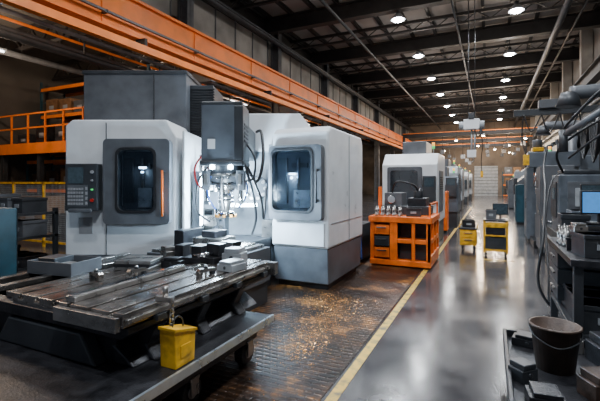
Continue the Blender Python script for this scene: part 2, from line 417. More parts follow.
b.fin('lower_panel',lw,bev=.004)
b=B();b.box(-2.08,-1.66,-.56,-.41,1.22,1.84,DGREY);b.box(-2.02,-1.72,-.6,-.56,1.2,1.25,MGREY)
cp=b.fin('control_panel',M,bev=.012)
B().box(-2.04,-1.84,-.566,-.56,1.58,1.79,SCRD).fin('screen',cp)
b=B();b.box(-2.045,-1.78,-.563,-.558,1.28,1.56,MGREY)
for i in range(6):
    for j in range(5): b.box(-2.04+i*.035,-2.015+i*.035,-.57,-.56,1.30+j*.048,1.33+j*.048,KEYM)
for j in range(4): b.box(-1.81,-1.785,-.57,-.56,1.3+j*.065,1.34+j*.065,KEYM)
b.fin('keypad',cp)
for z,r,m in((1.36,.022,RED),(1.5,.012,GREENL),(1.62,.012,KEYM),(1.73,.020,KEYM)): B().cyl((-1.72,-.56,z),(-1.72,-.585,z),r,m).fin('button',cp)
B().box(-1.98,-1.8,-.406,-.4,.9,1.12,KEYM).fin('rating_plate',M)
b=B();b.box(-2.42,-.8,.52,1.7,0,3.34,MGREY);b.box(-2.44,-.78,.50,1.72,3.3,3.36,DGREY)
b.box(-1.32,-1.3,.505,.53,2.4,3.3,DGREY)
b.fin('column_cabinet',M,bev=.02)
b=B();b.box(-.8,-.42,.75,1.6,0,3.18,DGREY)
for i in range(22): b.box(-.79,-.40,.73,.76,2.2+i*.043,2.222+i*.043,BLACK)
b.fin('way_bellows',M,bev=.004)
b=B();b.box(-.6,1.0,.95,1.1,.7,2.4,LGREY)
b.prism([(-.05,2.1),(1.25,2.1),(1.25,2.4),(1.0,2.72),(-.05,2.72)],'y',.75,1.6,WHITE)
b.box(-.6,-.56,-.38,.95,.7,2.3,WHITE)
b.box(-.6,1.2,.95,1.6,0,.7,DGREY)
b.fin('rear_enclosure',M,bev=.015)
b=B();b.box(-.58,-.2,.55,.95,.7,2.3,MGREY)
for i in range(9): b.box(-.57,-.22,.5,.55,.85+i*.15,.92+i*.15,STEEL)
b.cyl((-.3,.35,.7),(-.3,.35,2.2),.05,CHROME);b.cyl((-.45,.1,.7),(-.45,.1,2.0),.035,STEEL)
b.box(-.5,-.2,.1,.4,1.2,1.45,DGREY);b.box(-.5,-.25,.05,.3,.95,1.1,STEEL)
b.fin('guide_rod',M,bev=.005)
b=B();b.cyl((.62,.5,.7),(.62,.5,2.3),.045,CHROME);b.box(.45,.8,.55,.95,1.0,1.8,MGREY);b.box(.4,.7,.45,.9,.7,1.0,STEEL);b.box(.5,.75,.6,.95,1.8,2.2,LGREY)
b.fin('ballscrew_unit',M,bev=.005)
# spindle head
b=B();b.box(-.2,.30,-.95,-.35,1.84,2.56,HEADG);b.box(-.17,.27,-.35,.9,1.95,2.4,DGREY)
b.box(-.215,.315,-.965,-.34,1.80,1.86,DGREY);b.box(-.2,.30,-.955,-.34,2.53,2.58,DGREY);b.box(.20,.31,-.96,-.34,1.86,2.53,DGREY)
hd=b.fin('spindle_head',M,bev=.015)
B().box(-.12,-.03,-.957,-.95,2.0,2.12,WHITE).fin('badge',hd)
b=B();b.box(.309,.312,-.88,-.48,2.08,2.36,DGREY)
for i in range(5): b.box(.31,.318,-.85,-.5,2.1+i*.05,2.125+i*.05,BLACK)
b.fin('vent_grille',hd)
b=B();b.cyl((.05,-.68,1.70),(.05,-.68,1.84),.23,DGREY);b.cyl((.05,-.68,1.67),(.05,-.68,1.70),.25,STEEL);b.cyl((.05,-.68,1.58),(.05,-.68,1.67),.17,MGREY,.21)
b.cyl((.05,-.68,1.555),(.05,-.68,1.58),.19,CHROME);b.cyl((.05,-.68,1.47),(.05,-.68,1.555),.10,STEEL,.14)
for i in range(10):
    a=i*math.pi/5; b.cyl((.05+.21*math.cos(a),-.68+.21*math.sin(a),1.64),(.05+.21*math.cos(a),-.68+.21*math.sin(a),1.68),.016,CHROME,n=8)
for sx in(-1,1):
    b.box(.05+sx*.21-.05,.05+sx*.21+.05,-.88,-.7,1.50,1.74,MGREY); b.box(.05+sx*.21-.02,.05+sx*.21+.02,-.90,-.88,1.56,1.7,STEEL); b.cyl((.05+sx*.21,-.80,1.36),(.05+sx*.21,-.80,1.52),.024,CHROME,n=12)
    b.box(.05+sx*.21-.03,.05+sx*.21+.03,-.83,-.77,1.32,1.37,DGREY)
sp=b.fin('spindle',hd,bev=.003)
b=B();b.cyl((.05,-.68,1.42),(.05,-.68,1.47),.07,CHROME,.06);b.cyl((.05,-.68,1.385),(.05,-.68,1.42),.10,STEEL);b.cyl((.05,-.68,1.37),(.05,-.68,1.385),.07,DGREY);b.cyl((.05,-.68,1.335),(.05,-.68,1.37),.10,STEEL);b.cyl((.05,-.68,1.22),(.05,-.68,1.335),.045,STEEL,.07);b.cyl((.05,-.68,1.17),(.05,-.68,1.22),.13,CHROME,.10)
for i in range(8):
    a=i*math.pi/4; b.box(.05+.12*math.cos(a)-.018,.05+.12*math.cos(a)+.018,-.68+.12*math.sin(a)-.018,-.68+.12*math.sin(a)+.018,1.15,1.19,COPPER)
b.fin('cutting_tool',hd,bev=.002)
b=B()
for k,(a0,m) in enumerate(((.2,BLUE),(2.9,KEYM),(3.9,BLUE),(4.7,KEYM),(5.5,KEYM))):
    c,s_=math.cos(a0),math.sin(a0)
    b.tube([(.05+.2*c,-.68+.2*s_,1.7),(.05+.27*c,-.68+.27*s_,1.55),(.05+.24*c,-.68+.24*s_,1.38),(.05+.15*c,-.68+.15*s_,1.26)],.012,m)
b.tube([(.28,-.5,1.84),(.42,-.5,1.6),(.5,-.4,1.9),(.45,-.1,2.3),(.35,.2,2.35)],.022,BLACK)
b.tube([(.28,-.45,1.84),(.48,-.55,1.4),(.5,-.3,1.1),(.5,.1,1.5)],.016,BLACK)
b.tube([(.28,-.8,1.9),(.40,-.8,1.5),(.44,-.7,1.15),(.36,-.5,.9)],.016,DGREY)
b.tube([(.30,-.6,2.1),(.42,-.65,1.9),(.40,-.7,1.65),(.28,-.75,1.6)],.014,DGREY)
b.tube([(-.2,-.4,2.3),(-.34,-.3,2.5),(-.36,.1,2.45),(-.3,.5,2.5)],.02,BLACK)
b.tube([(-.18,-.5,1.84),(-.36,-.45,1.6),(-.44,-.2,1.2),(-.3,.1,1.0)],.016,BLACK)
b.tube([(-.2,-.7,2.0),(-.32,-.75,1.8),(-.3,-.78,1.6),(-.2,-.8,1.5)],.012,RED)
b.fin('coolant_hose',hd)
b=B();b.cyl((.3,.45,1.5),(.3,.62,1.5),.2,DGREY,n=24)
for i in range(10):
    a=i*.628; b.cyl((.3+.16*math.cos(a),.36,1.5+.16*math.sin(a)),(.3+.16*math.cos(a),.46,1.5+.16*math.sin(a)),.028,STEEL,n=10)
b.box(.25,.35,.6,.95,1.45,1.55,DGREY)
b.fin('tool_changer',M,bev=.003)
b=B();b.box(-.32,-.25,-.3,.2,1.86,1.95,DGREY);wl=b.fin('work_lamp',M)
B().box(-.31,-.26,-.29,.19,1.85,1.862,WORKL).fin('lamp_lens',wl)
for q in((.16,-.97,1.78),(-.06,-.97,1.78)):
    B().lathe([(.008,-.03),(.03,-.022),(.034,0),(.028,.02),(.008,.03)],q,WORKL,14).fin('spot_lens',hd)
b=B();b.box(-.52,-.42,-.14,.02,.95,1.75,DGREY);wl2=b.fin('work_lamp',M)
B().box(-.42,-.412,-.12,.0,.98,1.72,WORKL).fin('lamp_lens',wl2)
b=B();b.box(-.12,.36,.26,.34,1.22,1.28,DGREY);b.box(-.02,.02,.3,.95,1.23,1.27,DGREY);wl3=b.fin('work_lamp',M)
B().box(-.11,.35,.252,.262,1.225,1.275,WORKL).fin('lamp_lens',wl3)
light('work_light','POINT',(.0,-.2,1.40),300,(.55,.78,1),.12,M)
light('work_light','POINT',(.1,-1.15,1.25),60,(.60,.81,1),.06,M)
light('work_light','POINT',(-.1,.15,1.95),100,(.66,.84,1),.1,M)
def loc_in_M(X,Y):
    dx,dy=X+3.39,Y-4.81; c,s_=math.cos(-YAW),math.sin(-YAW)
    return (dx*c-dy*s_,dx*s_+dy*c)
p=loc_in_M(-3.05,3.62)
b=B();b.box(-.75,.42,0,1.0,.3,.74,MGREY);b.box(-.7,.38,.02,1.0,0,.3,DGREY);b.box(-.7,-.02,1.0,1.8,0,.74,DGREY)
b.box(-.7,.36,.03,.95,.74,.78,STEEL)
for i in range(10): b.box(-.6,.28,.08+i*.085,.12+i*.085,.78,.80,TABLE)
b.box(-.25,.15,.25,.6,.8,.92,STEEL);b.box(-.15,.05,.3,.55,.92,1.0,CAST);b.box(-.5,-.35,.2,.6,.8,1.0,CAST)
b.fin('machine_bed',M,loc=(p[0],p[1],0),rot=-YAW,bev=.008)
p=loc_in_M(-2.1,5.4)
b=B();b.prism([(-.02,.62),(1.7,.62),(1.7,2.28),(1.62,2.40),(.1,2.42),(-.02,2.34)],'x',-.93,0,WHITE)
rw=b.fin('enclosure_wing',M,loc=(p[0],p[1],0),rot=-YAW,bev=.035)
b=B();b.prism([(.03,.1),(1.6,.1),(1.68,.62),(.0,.62)],'x',-.91,-.02,MGREY);b.box(-.88,-.06,.1,1.5,0,.1,BLACK)
b.fin('machine_base',rw,bev=.012)
rd=pocket_door(rw,-.92,-.06,1.04,2.14,-.85,-.22,1.18,2.06,-.02,-.56,1.68,4)
B().cyl((-.12,-.19,1.3),(-.12,-.19,1.8),.014,DGREY).box(-.13,-.11,-.19,-.15,1.32,1.35,DGREY).box(-.13,-.11,-.19,-.15,1.75,1.78,DGREY).fin('handle',rd)
B().box(-.91,-.06,-.05,-.02,.66,1.0,WHITE).fin('lower_panel',rw,bev=.006)
b=B();b.box(-.01,.008,.1,1.6,.98,.99,LGREY);b.box(-.01,.008,.9,.91,.65,2.35,LGREY)
b.fin('side_panel',rw)

# ---------------------------------------------------------------- FOREGROUND TABLE
T=thing('machine_table','heavy slotted steel work table on a wheeled dark platform','work table',(-2.9,2.6,0))
def slotprof(x0,x1,z0,z1,n,sw=.03,sd=.045):
    pts=[(x0,z0),(x1,z0),(x1,z1)];step=(x1-x0)/(n)
    for i in range(n-1,-1,-1):
        c=x0+step*(i+.5);
        pts+=[(c+sw/2,z1),(c+sw/2,z1-sd*.5),(c+sw,z1-sd*.5),(c+sw,z1-sd),(c-sw,z1-sd),(c-sw,z1-sd*.5),(c-sw/2,z1-sd*.5),(c-sw/2,z1)]
    pts+=[(x0,z1)];return pts
b=B()
b.prism(slotprof(.30,.9,.71,.80,3),'y',-.88,.93,TABLE)
b.prism(slotprof(-.36,.22,.67,.765,3),'y',-.80,.93,TABLE)
b.prism([(.84,.62),(.90,.66),(.90,.70),(-1.0,.70),(-1.0,.62)],'y',-.84,.9,CAST)
tt=b.fin('table_top',T,bev=.005)
b=B();b.box(-1.12,-.42,-.74,.85,.60,.70,CAST)
for x in(-1.08,-.80,-.52): b.box(x,x+.08,-.76,.87,.70,.745,TABLE)
b.fin('side_way',T,bev=.005)
b=B();b.box(.9,.93,-.87,.92,.735,.765,STEEL)
for i in range(4): b.cyl((.9,-.6+i*.45,.70),(.94,-.6+i*.45,.70),.018,STEEL,n=10);b.box(.9,.945,-.64+i*.45,-.56+i*.45,.69,.73,DGREY)
b.box(.9,.98,.86,.93,.68,.8,STEEL);b.box(.3,.88,-.92,-.88,.69,.78,STEEL)
b.fin('edge_strip',T,bev=.003)
b=B();b.prism([(-1.05,.4),(.84,.4),(.78,.45),(.66,.52),(.70,.58),(.84,.64),(-1.05,.64)],'y',-.74,.78,CAST)
for y in(-.6,-.1,.4): b.prism([(.6,.4),(.88,.4),(.80,.5),(.88,.64),(.6,.64)],'y',y,y+.12,CAST)
b.prism([(-.5,.4),(.6,.4),(.45,.6),(-.35,.6)],'y',-.84,-.74,DGREY)
b.fin('saddle',T,bev=.015)
b=B();b.box(-1.5,1.12,-1.7,.55,.33,.4,CAST);b.box(-1.4,1.0,-1.6,.5,.2,.33,CAST)
pf=b.fin('platform',T,bev=.006)
B().box(1.12,1.14,-1.7,.56,.345,.405,ALU).fin('edge_rail',pf)
for y in(-1.1,-.35,.38):
    b=B();b.cyl((.90,y,.1),(.98,y,.1),.1,BLACK,n=24);b.cyl((.89,y,.1),(.99,y,.1),.045,STEEL,n=16)
    b.box(.87,.885,y-.04,y+.04,.08,.2,STEEL);b.box(.995,1.01,y-.04,y+.04,.08,.2,STEEL);b.box(.87,1.01,y-.05,y+.05,.19,.21,STEEL)
    b.fin('caster_wheel',T,bev=.003)
for y in(-1.1,.38):
    b=B();b.cyl((-1.3,y,.1),(-1.22,y,.1),.1,BLACK,n=24);b.box(-1.33,-1.19,y-.05,y+.05,.19,.21,STEEL);b.box(-1.33,-1.315,y-.04,y+.04,.1,.2,STEEL)
    b.fin('caster_wheel',T)
b=B()
for i in range(8):
    z=.80-i*.034; x=.985; ang=(i%2)*math.pi/2
    pts=[]
    for k in range(9):
        a=k*math.pi/4; rx=.016*math.cos(a);rz=.024*math.sin(a)
        pts.append((x+rx*math.cos(ang),-.56+rx*math.sin(ang),z+rz))
    b.tube(pts,.006,STEEL,6,2)
b.box(.86,.995,-.58,-.54,.80,.83,STEEL);b.cyl((.93,-.56,.83),(.93,-.56,.90),.02,STEEL)
b.fin('chain',T)
Yb=thing('yellow_bin','worn yellow sheet-metal box standing on the platform','bin',(-1.87,2.05,.4))
b=B();b.prism([(-.09,0),(.09,0),(.10,.20),(-.10,.25)],'x',-.065,.065,YELLOW)
yo=b.fin('bin_body',Yb,bev=.006)
B().prism([(-.108,.245),(-.108,.265),(.108,.212),(.108,.192)],'x',-.07,.075,YELLOW).box(.065,.071,-.05,.05,.06,.14,YELLOW).fin('lid',Yb,bev=.003)
B().tube([(0,-.05,.25),(0,-.04,.29),(0,.0,.31),(0,.04,.28),(0,.05,.23)],.005,DGREY).fin('handle',Yb)

ZT=.8;ZM=.765
V=thing('machine_vise','steel machine vise clamped on the slotted table','vise',(-2.85,3.3,ZM),.1)
B().box(-.2,.2,-.1,.1,0,.06,CAST).box(.08,.2,-.09,.09,.06,.18,CAST).box(.06,.08,-.09,.09,.1,.18,STEEL).fin('base',V,bev=.006)
B().box(-.12,-.02,-.09,.09,.06,.18,CAST).fin('jaw',V,bev=.005)
B().cyl((-.3,0,.09),(-.05,0,.09),.018,CHROME).cyl((-.29,-.08,.09),(-.29,.08,.09),.009,CHROME).fin('screw_handle',V)
V2=dup(V,(-2.48,3.35,ZT),1.4);V2['label']='second small steel vise beside a block on the table'
def plate_stack(loc,rot,label,n,w,d,h,m=STEEL):
    for i in range(n):
        a=B();a.box(-w/2,w/2,-d/2,d/2,0,h,m if i%2==0 else CAST)
        a.fin('steel_plate',loc=(loc[0]+random.uniform(-.015,.015),loc[1]+random.uniform(-.01,.01),loc[2]+i*h),rot=rot+random.uniform(-.08,.08),bev=.004,label=label,cat='metal plate',group='steel plates on the table')
plate_stack((-3.08,2.85,ZM),.3,'flat steel plate stacked on the slotted table',3,.36,.3,.03)
def block(loc,rot,w,d,h,m,label,name='steel_block',group='steel blocks on the table'):
    a=B();a.box(-w/2,w/2,-d/2,d/2,0,h*.7,m);a.box(-w*.38,w*.38,-d/2,d/2,h*.7,h,m)
    a.cyl((0,-d/2-.005,h*.4),(0,d/2+.005,h*.4),h*.16,DGREY,n=14)
    return a.fin(name,loc=loc,rot=rot,bev=.006,label=label,cat='metal block',group=group)
block((-2.28,3.3,ZT),.2,.2,.18,.15,LGREY,'light machined steel block with a bore on the table')
block((-2.12,3.02,ZT),-.1,.18,.2,.09,LGREY,'low grey clamping block near the table edge')
block((-2.8,3.0,ZM),.2,.2,.1,.10,CAST,'dark step block standing on the table')
block((-3.05,3.2,ZM),-.3,.14,.12,.16,STEEL,'tall steel clamp block at the back of the table')
G=thing('parts_tray','shallow grey steel tray holding machined parts','tray',(-3.68,2.5,.745),.15)
B().box(-.26,.26,-.18,.18,0,.01,MGREY).box(-.26,-.25,-.18,.18,.01,.12,MGREY).box(.25,.26,-.18,.18,.01,.12,MGREY).box(-.25,.25,-.18,-.17,.01,.12,MGREY).box(-.25,.25,.17,.18,.01,.12,MGREY).fin('tray_body',G,bev=.003)
B().box(-.2,0,-.12,.1,.01,.14,DGREY).box(.05,.2,-.1,.0,.01,.1,STEEL).fin('insert_block',G,bev=.005)
a=B();l=1.1;a.box(-.045,.045,-l/2,l/2,0,.035,STEEL);a.box(-.025,.025,-l/2,l/2,.035,.045,CHROME)
a.fin('steel_bar',loc=(-2.54,2.3,ZT),rot=.02,bev=.003,label='long flat steel bar lying along the table',cat='metal bar')
def clamp(loc,rot):
    a=B();a.prism([(-.09,.0),(-.05,.0),(-.05,.03),(.09,.03),(.09,.055),(-.07,.065),(-.09,.05)],'y',-.02,.02,STEEL);a.cyl((0,0,.0),(0,0,.09),.01,STEEL,n=8);a.cyl((0,0,.06),(0,0,.08),.02,DGREY,n=6);a.box(.06,.09,-.02,.02,0,.03,DGREY)
    return a.fin('step_clamp',loc=loc,rot=rot,label='steel step clamp bolted into a table slot',cat='clamp',group='step clamps on the table')
for q in((-2.2,2.75,ZT,1.4),(-3.05,2.35,ZM,2.9),(-2.85,2.6,ZM,1.5)): clamp(q[:3],q[3])

# ---------------------------------------------------------------- background machining centres
def vmc(loc,rot,label,w=1.4,d=1.9,h=2.35,body=WHITE,low=DGREY,group=None,col=True,scr=SCRD):
    T=thing('machining_center',label,'milling machine',loc,rot,group)
    a=B();a.prism([(0,.55),(d,.55),(d,h-.1),(d-.1,h),(.35,h),(0,h-.3)],'x',0,w,body);a.fin('enclosure',T,bev=.02)
    B().box(.03,w-.03,.05,d-.05,0,.55,low).fin('machine_base',T,bev=.01)
    a=B();a.prism(rr(.10*w,.74*w,.7,h-.36,.05),'y',-.03,0,MGREY);dd=a.fin('door',T,bev=.004)
    B().prism(rr(.16*w,.66*w,1.0,h-.45,.06),'y',-.04,-.03,GLASS).fin('window_pane',dd)
    B().cyl((.70*w,-.07,1.1),(.70*w,-.07,1.5),.013,CHROME,n=8).box(.70*w-.01,.70*w+.01,-.07,-.03,1.12,1.14,CHROME).box(.70*w-.01,.70*w+.01,-.07,-.03,1.46,1.48,CHROME).fin('handle',dd)
    a=B();a.box(.76*w,.98*w,-.14,0,1.1,1.75,DGREY);c=a.fin('control_panel',T,bev=.008)
    B().box(.79*w,.95*w,-.146,-.14,1.48,1.7,scr).fin('screen',c)
    a=B();a.box(w-.005,w+.015,.4,1.3,.8,1.9,MGREY)
    for i in range(6): a.box(w+.01,w+.022,.5,1.2,1.4+i*.06,1.43+i*.06,BLACK)
    a.fin('side_hatch',T,bev=.004)
    if col: B().box(.3*w,.75*w,.6,d-.2,h,h+.35,MGREY).fin('column_cabinet',T,bev=.01)
    a=B();a.cyl((.9*w,.4,h),(.9*w,.4,h+.12),.015,LGREY,n=8);a.cyl((.9*w,.4,h+.12),(.9*w,.4,h+.2),.035,GREENL,n=12);a.cyl((.9*w,.4,h+.2),(.9*w,.4,h+.28),.035,AMBERL,n=12)
    a.fin('signal_lamp',T)
    return T
vmc((-2.6,10.6,0),0,'white machining center with dark window behind the orange workstation')
vmc((-2.6,14.8,0),0,'lower grey machine tool along the gangway',1.6,1.6,1.8,HEADG)
V3=vmc((-3.0,19,0),0,'grey machine tool farther along the gangway',1.7,2.2,2.3,LGREY,group='machine tools along the gangway')
for y in(24,30,37): dup(V3,(-3.1,y,0))
V4=vmc((1.1,14.8,0),math.radians(-90),'blue-grey machine tool facing the gangway',2.0,2.0,2.3,HEADG,group='blue-grey machine tools facing the gangway')
dup(V4,(1.3,24.5,0))
V5=vmc((1.0,20.0,0),math.radians(-90),'grey machine tool facing the gangway',1.8,2.0,1.9,MGREY,group='grey machine tools facing the gangway')
for y in(31,38): dup(V5,(1.3,y,0))
vmc((-6.6,10.5,0),0,'grey machine tool standing behind the first machine',1.8,2,2.3,LGREY)

Rm=thing('lathe_machine','blue-grey lathe with cabinet and chrome handwheel','lathe',(1.0,7.8,0))
B().box(0,1.6,0,1.6,0,.75,DGREY).box(-.03,1.6,.1,1.5,.3,.6,MGREY).fin('machine_base',Rm,bev=.015)
B().box(.02,1.2,0,.75,.75,1.72,HEADG).box(.1,1.1,.05,.7,1.72,1.8,DGREY).fin('headstock',Rm,bev=.02)
B().box(.3,1.2,1.2,1.5,.75,1.35,HEADG).fin('tailstock',Rm,bev=.02)
B().cyl((.6,.75,1.2),(.6,.88,1.2),.2,CHROME).fin('chuck',Rm,bev=.004)
B().box(0,.02,.12,.7,1.0,1.6,DGREY).fin('control_panel',Rm)
B().box(-.012,0,.2,.5,1.3,1.5,SCRD).fin('screen',Rm)
B().box(.15,.95,-.02,0,.95,1.6,MGREY).box(.25,.6,-.035,-.02,1.2,1.5,LGREY).fin('access_door',Rm,bev=.004)
a=B();a.cyl((-.1,1.0,.85),(-.06,1.0,.85),.11,CHROME);a.cyl((-.06,1.0,.85),(.3,1.0,.85),.02,CHROME);a.box(.2,1.0,.9,1.15,.75,.95,CAST);a.fin('handwheel',Rm)

Dm=thing('drilling_machine','tall grey column drilling machine with yellow motor cover','drilling machine',(1.45,11.6,0))
B().box(-.5,.6,-.5,.6,0,.18,CAST).box(-.4,.3,-.4,.4,.18,.8,MGREY).fin('base',Dm,bev=.01)
B().cyl((.35,0,.18),(.35,0,2.7),.14,MGREY).fin('column',Dm)
B().box(-.6,.5,-.2,.2,1.95,2.35,HEADG).fin('radial_arm',Dm,bev=.03)
B().box(-.5,-.25,-.2,.2,2.35,2.45,YELLOW).cyl((-.38,0,2.45),(-.38,0,2.65),.11,MGREY).fin('motor_cover',Dm,bev=.02)
B().cyl((-.4,0,1.5),(-.4,0,1.95),.06,CHROME).cyl((-.4,0,1.3),(-.4,0,1.5),.02,STEEL).fin('spindle',Dm)

def cabinet(loc,rot,w,d,h,m,label,group='electrical cabinets beside the machines'):
    T=thing('control_cabinet',label,'cabinet',loc,rot,group)
    B().box(0,w,0,d,.08,h,m).box(.02,w-.02,.02,d-.02,0,.08,BLACK).fin('body',T,bev=.01)
    q=B();q.box(.02,w-.02,-.02,0,.12,h-.04,m)
    for i in range(6): q.box(.1,w*.5,-.026,-.02,h*.75+i*.03,h*.75+.015+i*.03,BLACK)
    dr=q.fin('door',T,bev=.005)
    B().box(w-.1,w-.07,-.045,-.02,h*.45,h*.58,CHROME).fin('handle',dr)
    return T
R90=math.radians(-90)
cabinet((.9,13.0,0),R90,.8,.6,2.0,HEADG,'tall blue-grey electrical cabinet facing the gangway')
cabinet((1.0,10.9,0),R90,.9,.6,1.95,MGREY,'tall grey electrical cabinet facing the gangway')
cabinet((1.15,16.5,0),R90,1.0,.6,2.0,MGREY,'grey electrical cabinet facing the gangway')
cabinet((.9,17.8,0),R90,.7,.5,1.5,TEAL,'dark teal electrical cabinet facing the gangway')
cabinet((1.1,22.5,0),R90,1.0,.6,2.1,LGREY,'light grey electrical cabinet facing the gangway')
cabinet((1.0,27.5,0),R90,1.0,.6,1.7,MGREY,'grey cabinet facing the gangway')
cabinet((2.2,7.0,0),0,.9,.5,2.1,HEADG,'tall blue-grey electrical cabinet behind the lathe')
cabinet((1.9,5.55,0),0,.7,.5,1.75,DGREY,'dark electrical cabinet behind the workbench')
cabinet((-1.9,13.2,0),0,.7,.5,1.3,ORANGE2,'orange cabinet beside the grey machine')
cabinet((-2.0,17.4,0),0,.8,.5,1.7,MGREY,'grey cabinet beside the gangway')

Fg=thing('festoon_rail','dark overhead rail with sagging black cables above the machines','cable rail',(2.0,6.4,0))
a=B();a.box(-.05,.05,0,12,2.95,3.1,DGREY);a.fin('rail',Fg)
for y in(.1,4,8,11.8): B().box(.1,.2,y-.05,y+.05,0,3.02,DGREY).box(-.05,.2,y-.04,y+.04,3.02,3.12,DGREY).box(.02,.28,y-.12,y+.12,0,.02,DGREY).fin('post',Fg)
for i in range(12):
    a=B();y=.2+i*.95;dz=random.uniform(.3,.7)
    for k in range(4): a.tube([(-.03*k,y,2.96),(-.03*k-.02,y+.25,2.96-dz-.07*k),(-.03*k,y+.65,2.96-dz-.05*k),(-.03*k,y+.93,2.96)],.016,BLACK,6,4)
    a.fin('cable',Fg)
J=thing('jib_crane','dark swing arm with sagging cables above the machines','jib crane',(3.0,10.6,0))
B().cyl((0,0,0),(0,0,3.4),.1,DGREY).cyl((0,0,0),(0,0,.05),.25,DGREY).fin('post',J)
B().box(-2.5,.2,-.06,.06,3.12,3.26,DGREY).prism([(-.9,3.12),(0,2.6),(0,2.7),(-.75,3.12)],'y',-.03,.03,DGREY).box(-2.0,-1.6,-.14,.14,3.26,3.45,MGREY).fin('arm',J,bev=.006)
a=B()
for k in range(6): a.tube([(-2.3+k*.35,-.08,3.15),(-2.15+k*.35,-.1,2.75-.05*k),(-1.95+k*.35,-.08,3.12)],.015,BLACK,6)
a.tube([(-2.3,0,3.12),(-2.33,0,2.6),(-2.25,-.1,2.2)],.014,BLACK,6)
a.fin('cable',J)
B().box(-2.31,-2.19,-.14,-.02,1.98,2.22,YELLOW).fin('pendant_control',J,bev=.01)
Ar=thing('balancer_arm','dark articulated tool arm with hoses over the bench','tool arm',(2.35,6.25,0))
B().cyl((0,0,0),(0,0,2.35),.08,DGREY).cyl((0,0,0),(0,0,.04),.2,DGREY).fin('post',Ar)
B().cyl((0,0,2.3),(-.9,.3,2.62),.06,MGREY).cyl((-.9,.3,2.5),(-.9,.3,2.75),.1,DGREY).cyl((-.9,.3,2.62),(-1.35,.9,2.3),.045,MGREY).cyl((-1.35,.9,2.05),(-1.35,.9,2.38),.06,DGREY).cyl((0,0,2.2),(0,0,2.45),.12,DGREY).fin('arm',Ar)
a=B();a.tube([(0,0,2.5),(-.4,.1,2.95),(-.9,.35,2.9),(-1.2,.7,2.6),(-1.35,.9,2.4)],.02,BLACK);a.tube([(0,0,2.4),(-.5,.1,2.3),(-.9,.3,2.3),(-1.3,.8,1.95)],.016,BLACK);a.tube([(.0,.0,2.45),(-.3,.5,2.7),(-.9,.8,2.5),(-1.4,1.0,2.1),(-1.3,1.3,1.75)],.018,BLACK);a.fin('cable',Ar)
Du=thing('extraction_duct','dark grey extraction duct with elbow above the machines','duct',(2.6,8.6,0))
B().cyl((0,0,0),(0,0,.06),.22,DGREY).cyl((0,0,0),(0,0,2.6),.12,MGREY).tube([(0,0,2.5),(0,0,2.9),(-.2,0,3.15),(-.6,0,3.2),(-1.3,0,3.2)],.12,MGREY,14).cyl((-1.3,0,3.2),(-1.32,0,2.95),.14,DGREY,.20).fin('duct_pipe',Du)
for z in(.8,1.6,2.4): B().cyl((0,0,z),(0,0,z+.05),.135,DGREY).fin('collar',Du)
dup(Du,(2.7,13.4,0))

Hs=thing('chain_hoist','white electric hoist with hooks hanging from the roof on chains','hoist',(-.57,15.0,2.35))
B().box(-.25,.25,-.2,.2,1.05,1.4,WHITE).cyl((-.4,0,1.2),(.4,0,1.2),.14,LGREY).box(-.1,.1,-.25,.25,1.4,1.6,DGREY).box(.25,.34,-.12,.12,.85,1.1,DGREY).fin('motor_housing',Hs,bev=.02)
B().cyl((-.1,0,1.45),(-.1,0,5.58),.015,DGREY,n=8).cyl((.1,0,1.45),(.1,0,5.58),.015,DGREY,n=8).box(-.15,.15,-.05,.05,5.53,5.61,DGREY).cyl((0,0,.25),(0,0,1.05),.03,LGREY,n=8).cyl((.1,0,.3),(.1,0,1.05),.03,LGREY,n=8).tube([(.3,0,.9),(.34,0,.5),(.3,0,.0),(.32,0,-.4)],.012,BLACK,6).box(.28,.36,-.04,.04,-.6,-.38,YELLOW).fin('chain',Hs)
B().box(-.14,.14,-.08,.08,.1,.35,WHITE).tube([(0,0,.1),(.07,0,.02),(0,0,-.07),(-.06,0,-.02)],.018,STEEL).fin('hook',Hs)

# ---------------------------------------------------------------- carts
def tool_cart(loc,rot,w,d,h,m,label,nd=4,group=None,name='tool_cart'):
    T=thing(name,label,'tool cart',loc,rot,group)
    a=B();a.box(0,w,0,d,.12,h-.06,m);a.box(-.02,w+.02,-.02,d+.02,h-.06,h-.02,DGREY)
    a.box(-.02,0,-.02,d+.02,h-.02,h+.03,m);a.box(w,w+.02,-.02,d+.02,h-.02,h+.03,m);a.fin('cart_body',T,bev=.008)
    hh=(h-.24)/nd
    for i in range(nd):
        z=.15+i*hh
        q=B();q.box(.03,w-.03,-.02,0,z,z+hh-.02,m);dr=q.fin('drawer',T,bev=.004)
        B().box(w*.25,w*.75,-.045,-.02,z+hh-.06,z+hh-.045,CHROME).fin('handle',dr)
    for x in(.06,w-.06):
        for y in(.08,d-.08):
            B().cyl((x-.02,y,.06),(x+.02,y,.06),.06,BLACK,n=14).box(x-.03,x+.03,y-.03,y+.03,.1,.125,STEEL).fin('caster_wheel',T)
    return T
Ob=thing('orange_workstation','bulky open orange steel machine frame loaded with dark equipment','workstation',(-2.08,7.5,0))
a=B()
a.box(0,1.12,0,1.25,.04,.14,ORANGE2);a.box(-.02,1.14,-.02,1.27,.84,.95,ORANGE2)
a.box(0,.08,.03,1.25,.14,.84,ORANGE2);a.box(0,.46,.35,1.25,.14,.84,DGREY);a.box(.38,.46,0,.4,.14,.84,ORANGE2)
for x in(.46,.78,1.06): a.box(x,x+.06,0,.06,.14,.84,ORANGE2)
for y in(.0,.4,.82,1.19): a.box(1.04,1.12,y,y+.08,.14,.84,ORANGE2)
a.box(.52,1.03,.2,1.2,.14,.46,DGREY);a.box(.52,1.0,.3,1.15,.53,.8,CAST);a.box(.46,1.1,.02,.06,.46,.54,ORANGE2);a.box(1.07,1.12,0,1.25,.46,.54,ORANGE2);a.box(.5,1.04,.06,1.2,.5,.53,ORANGE2)
a.box(1.09,1.13,.0,1.25,.14,.26,ORANGE2)
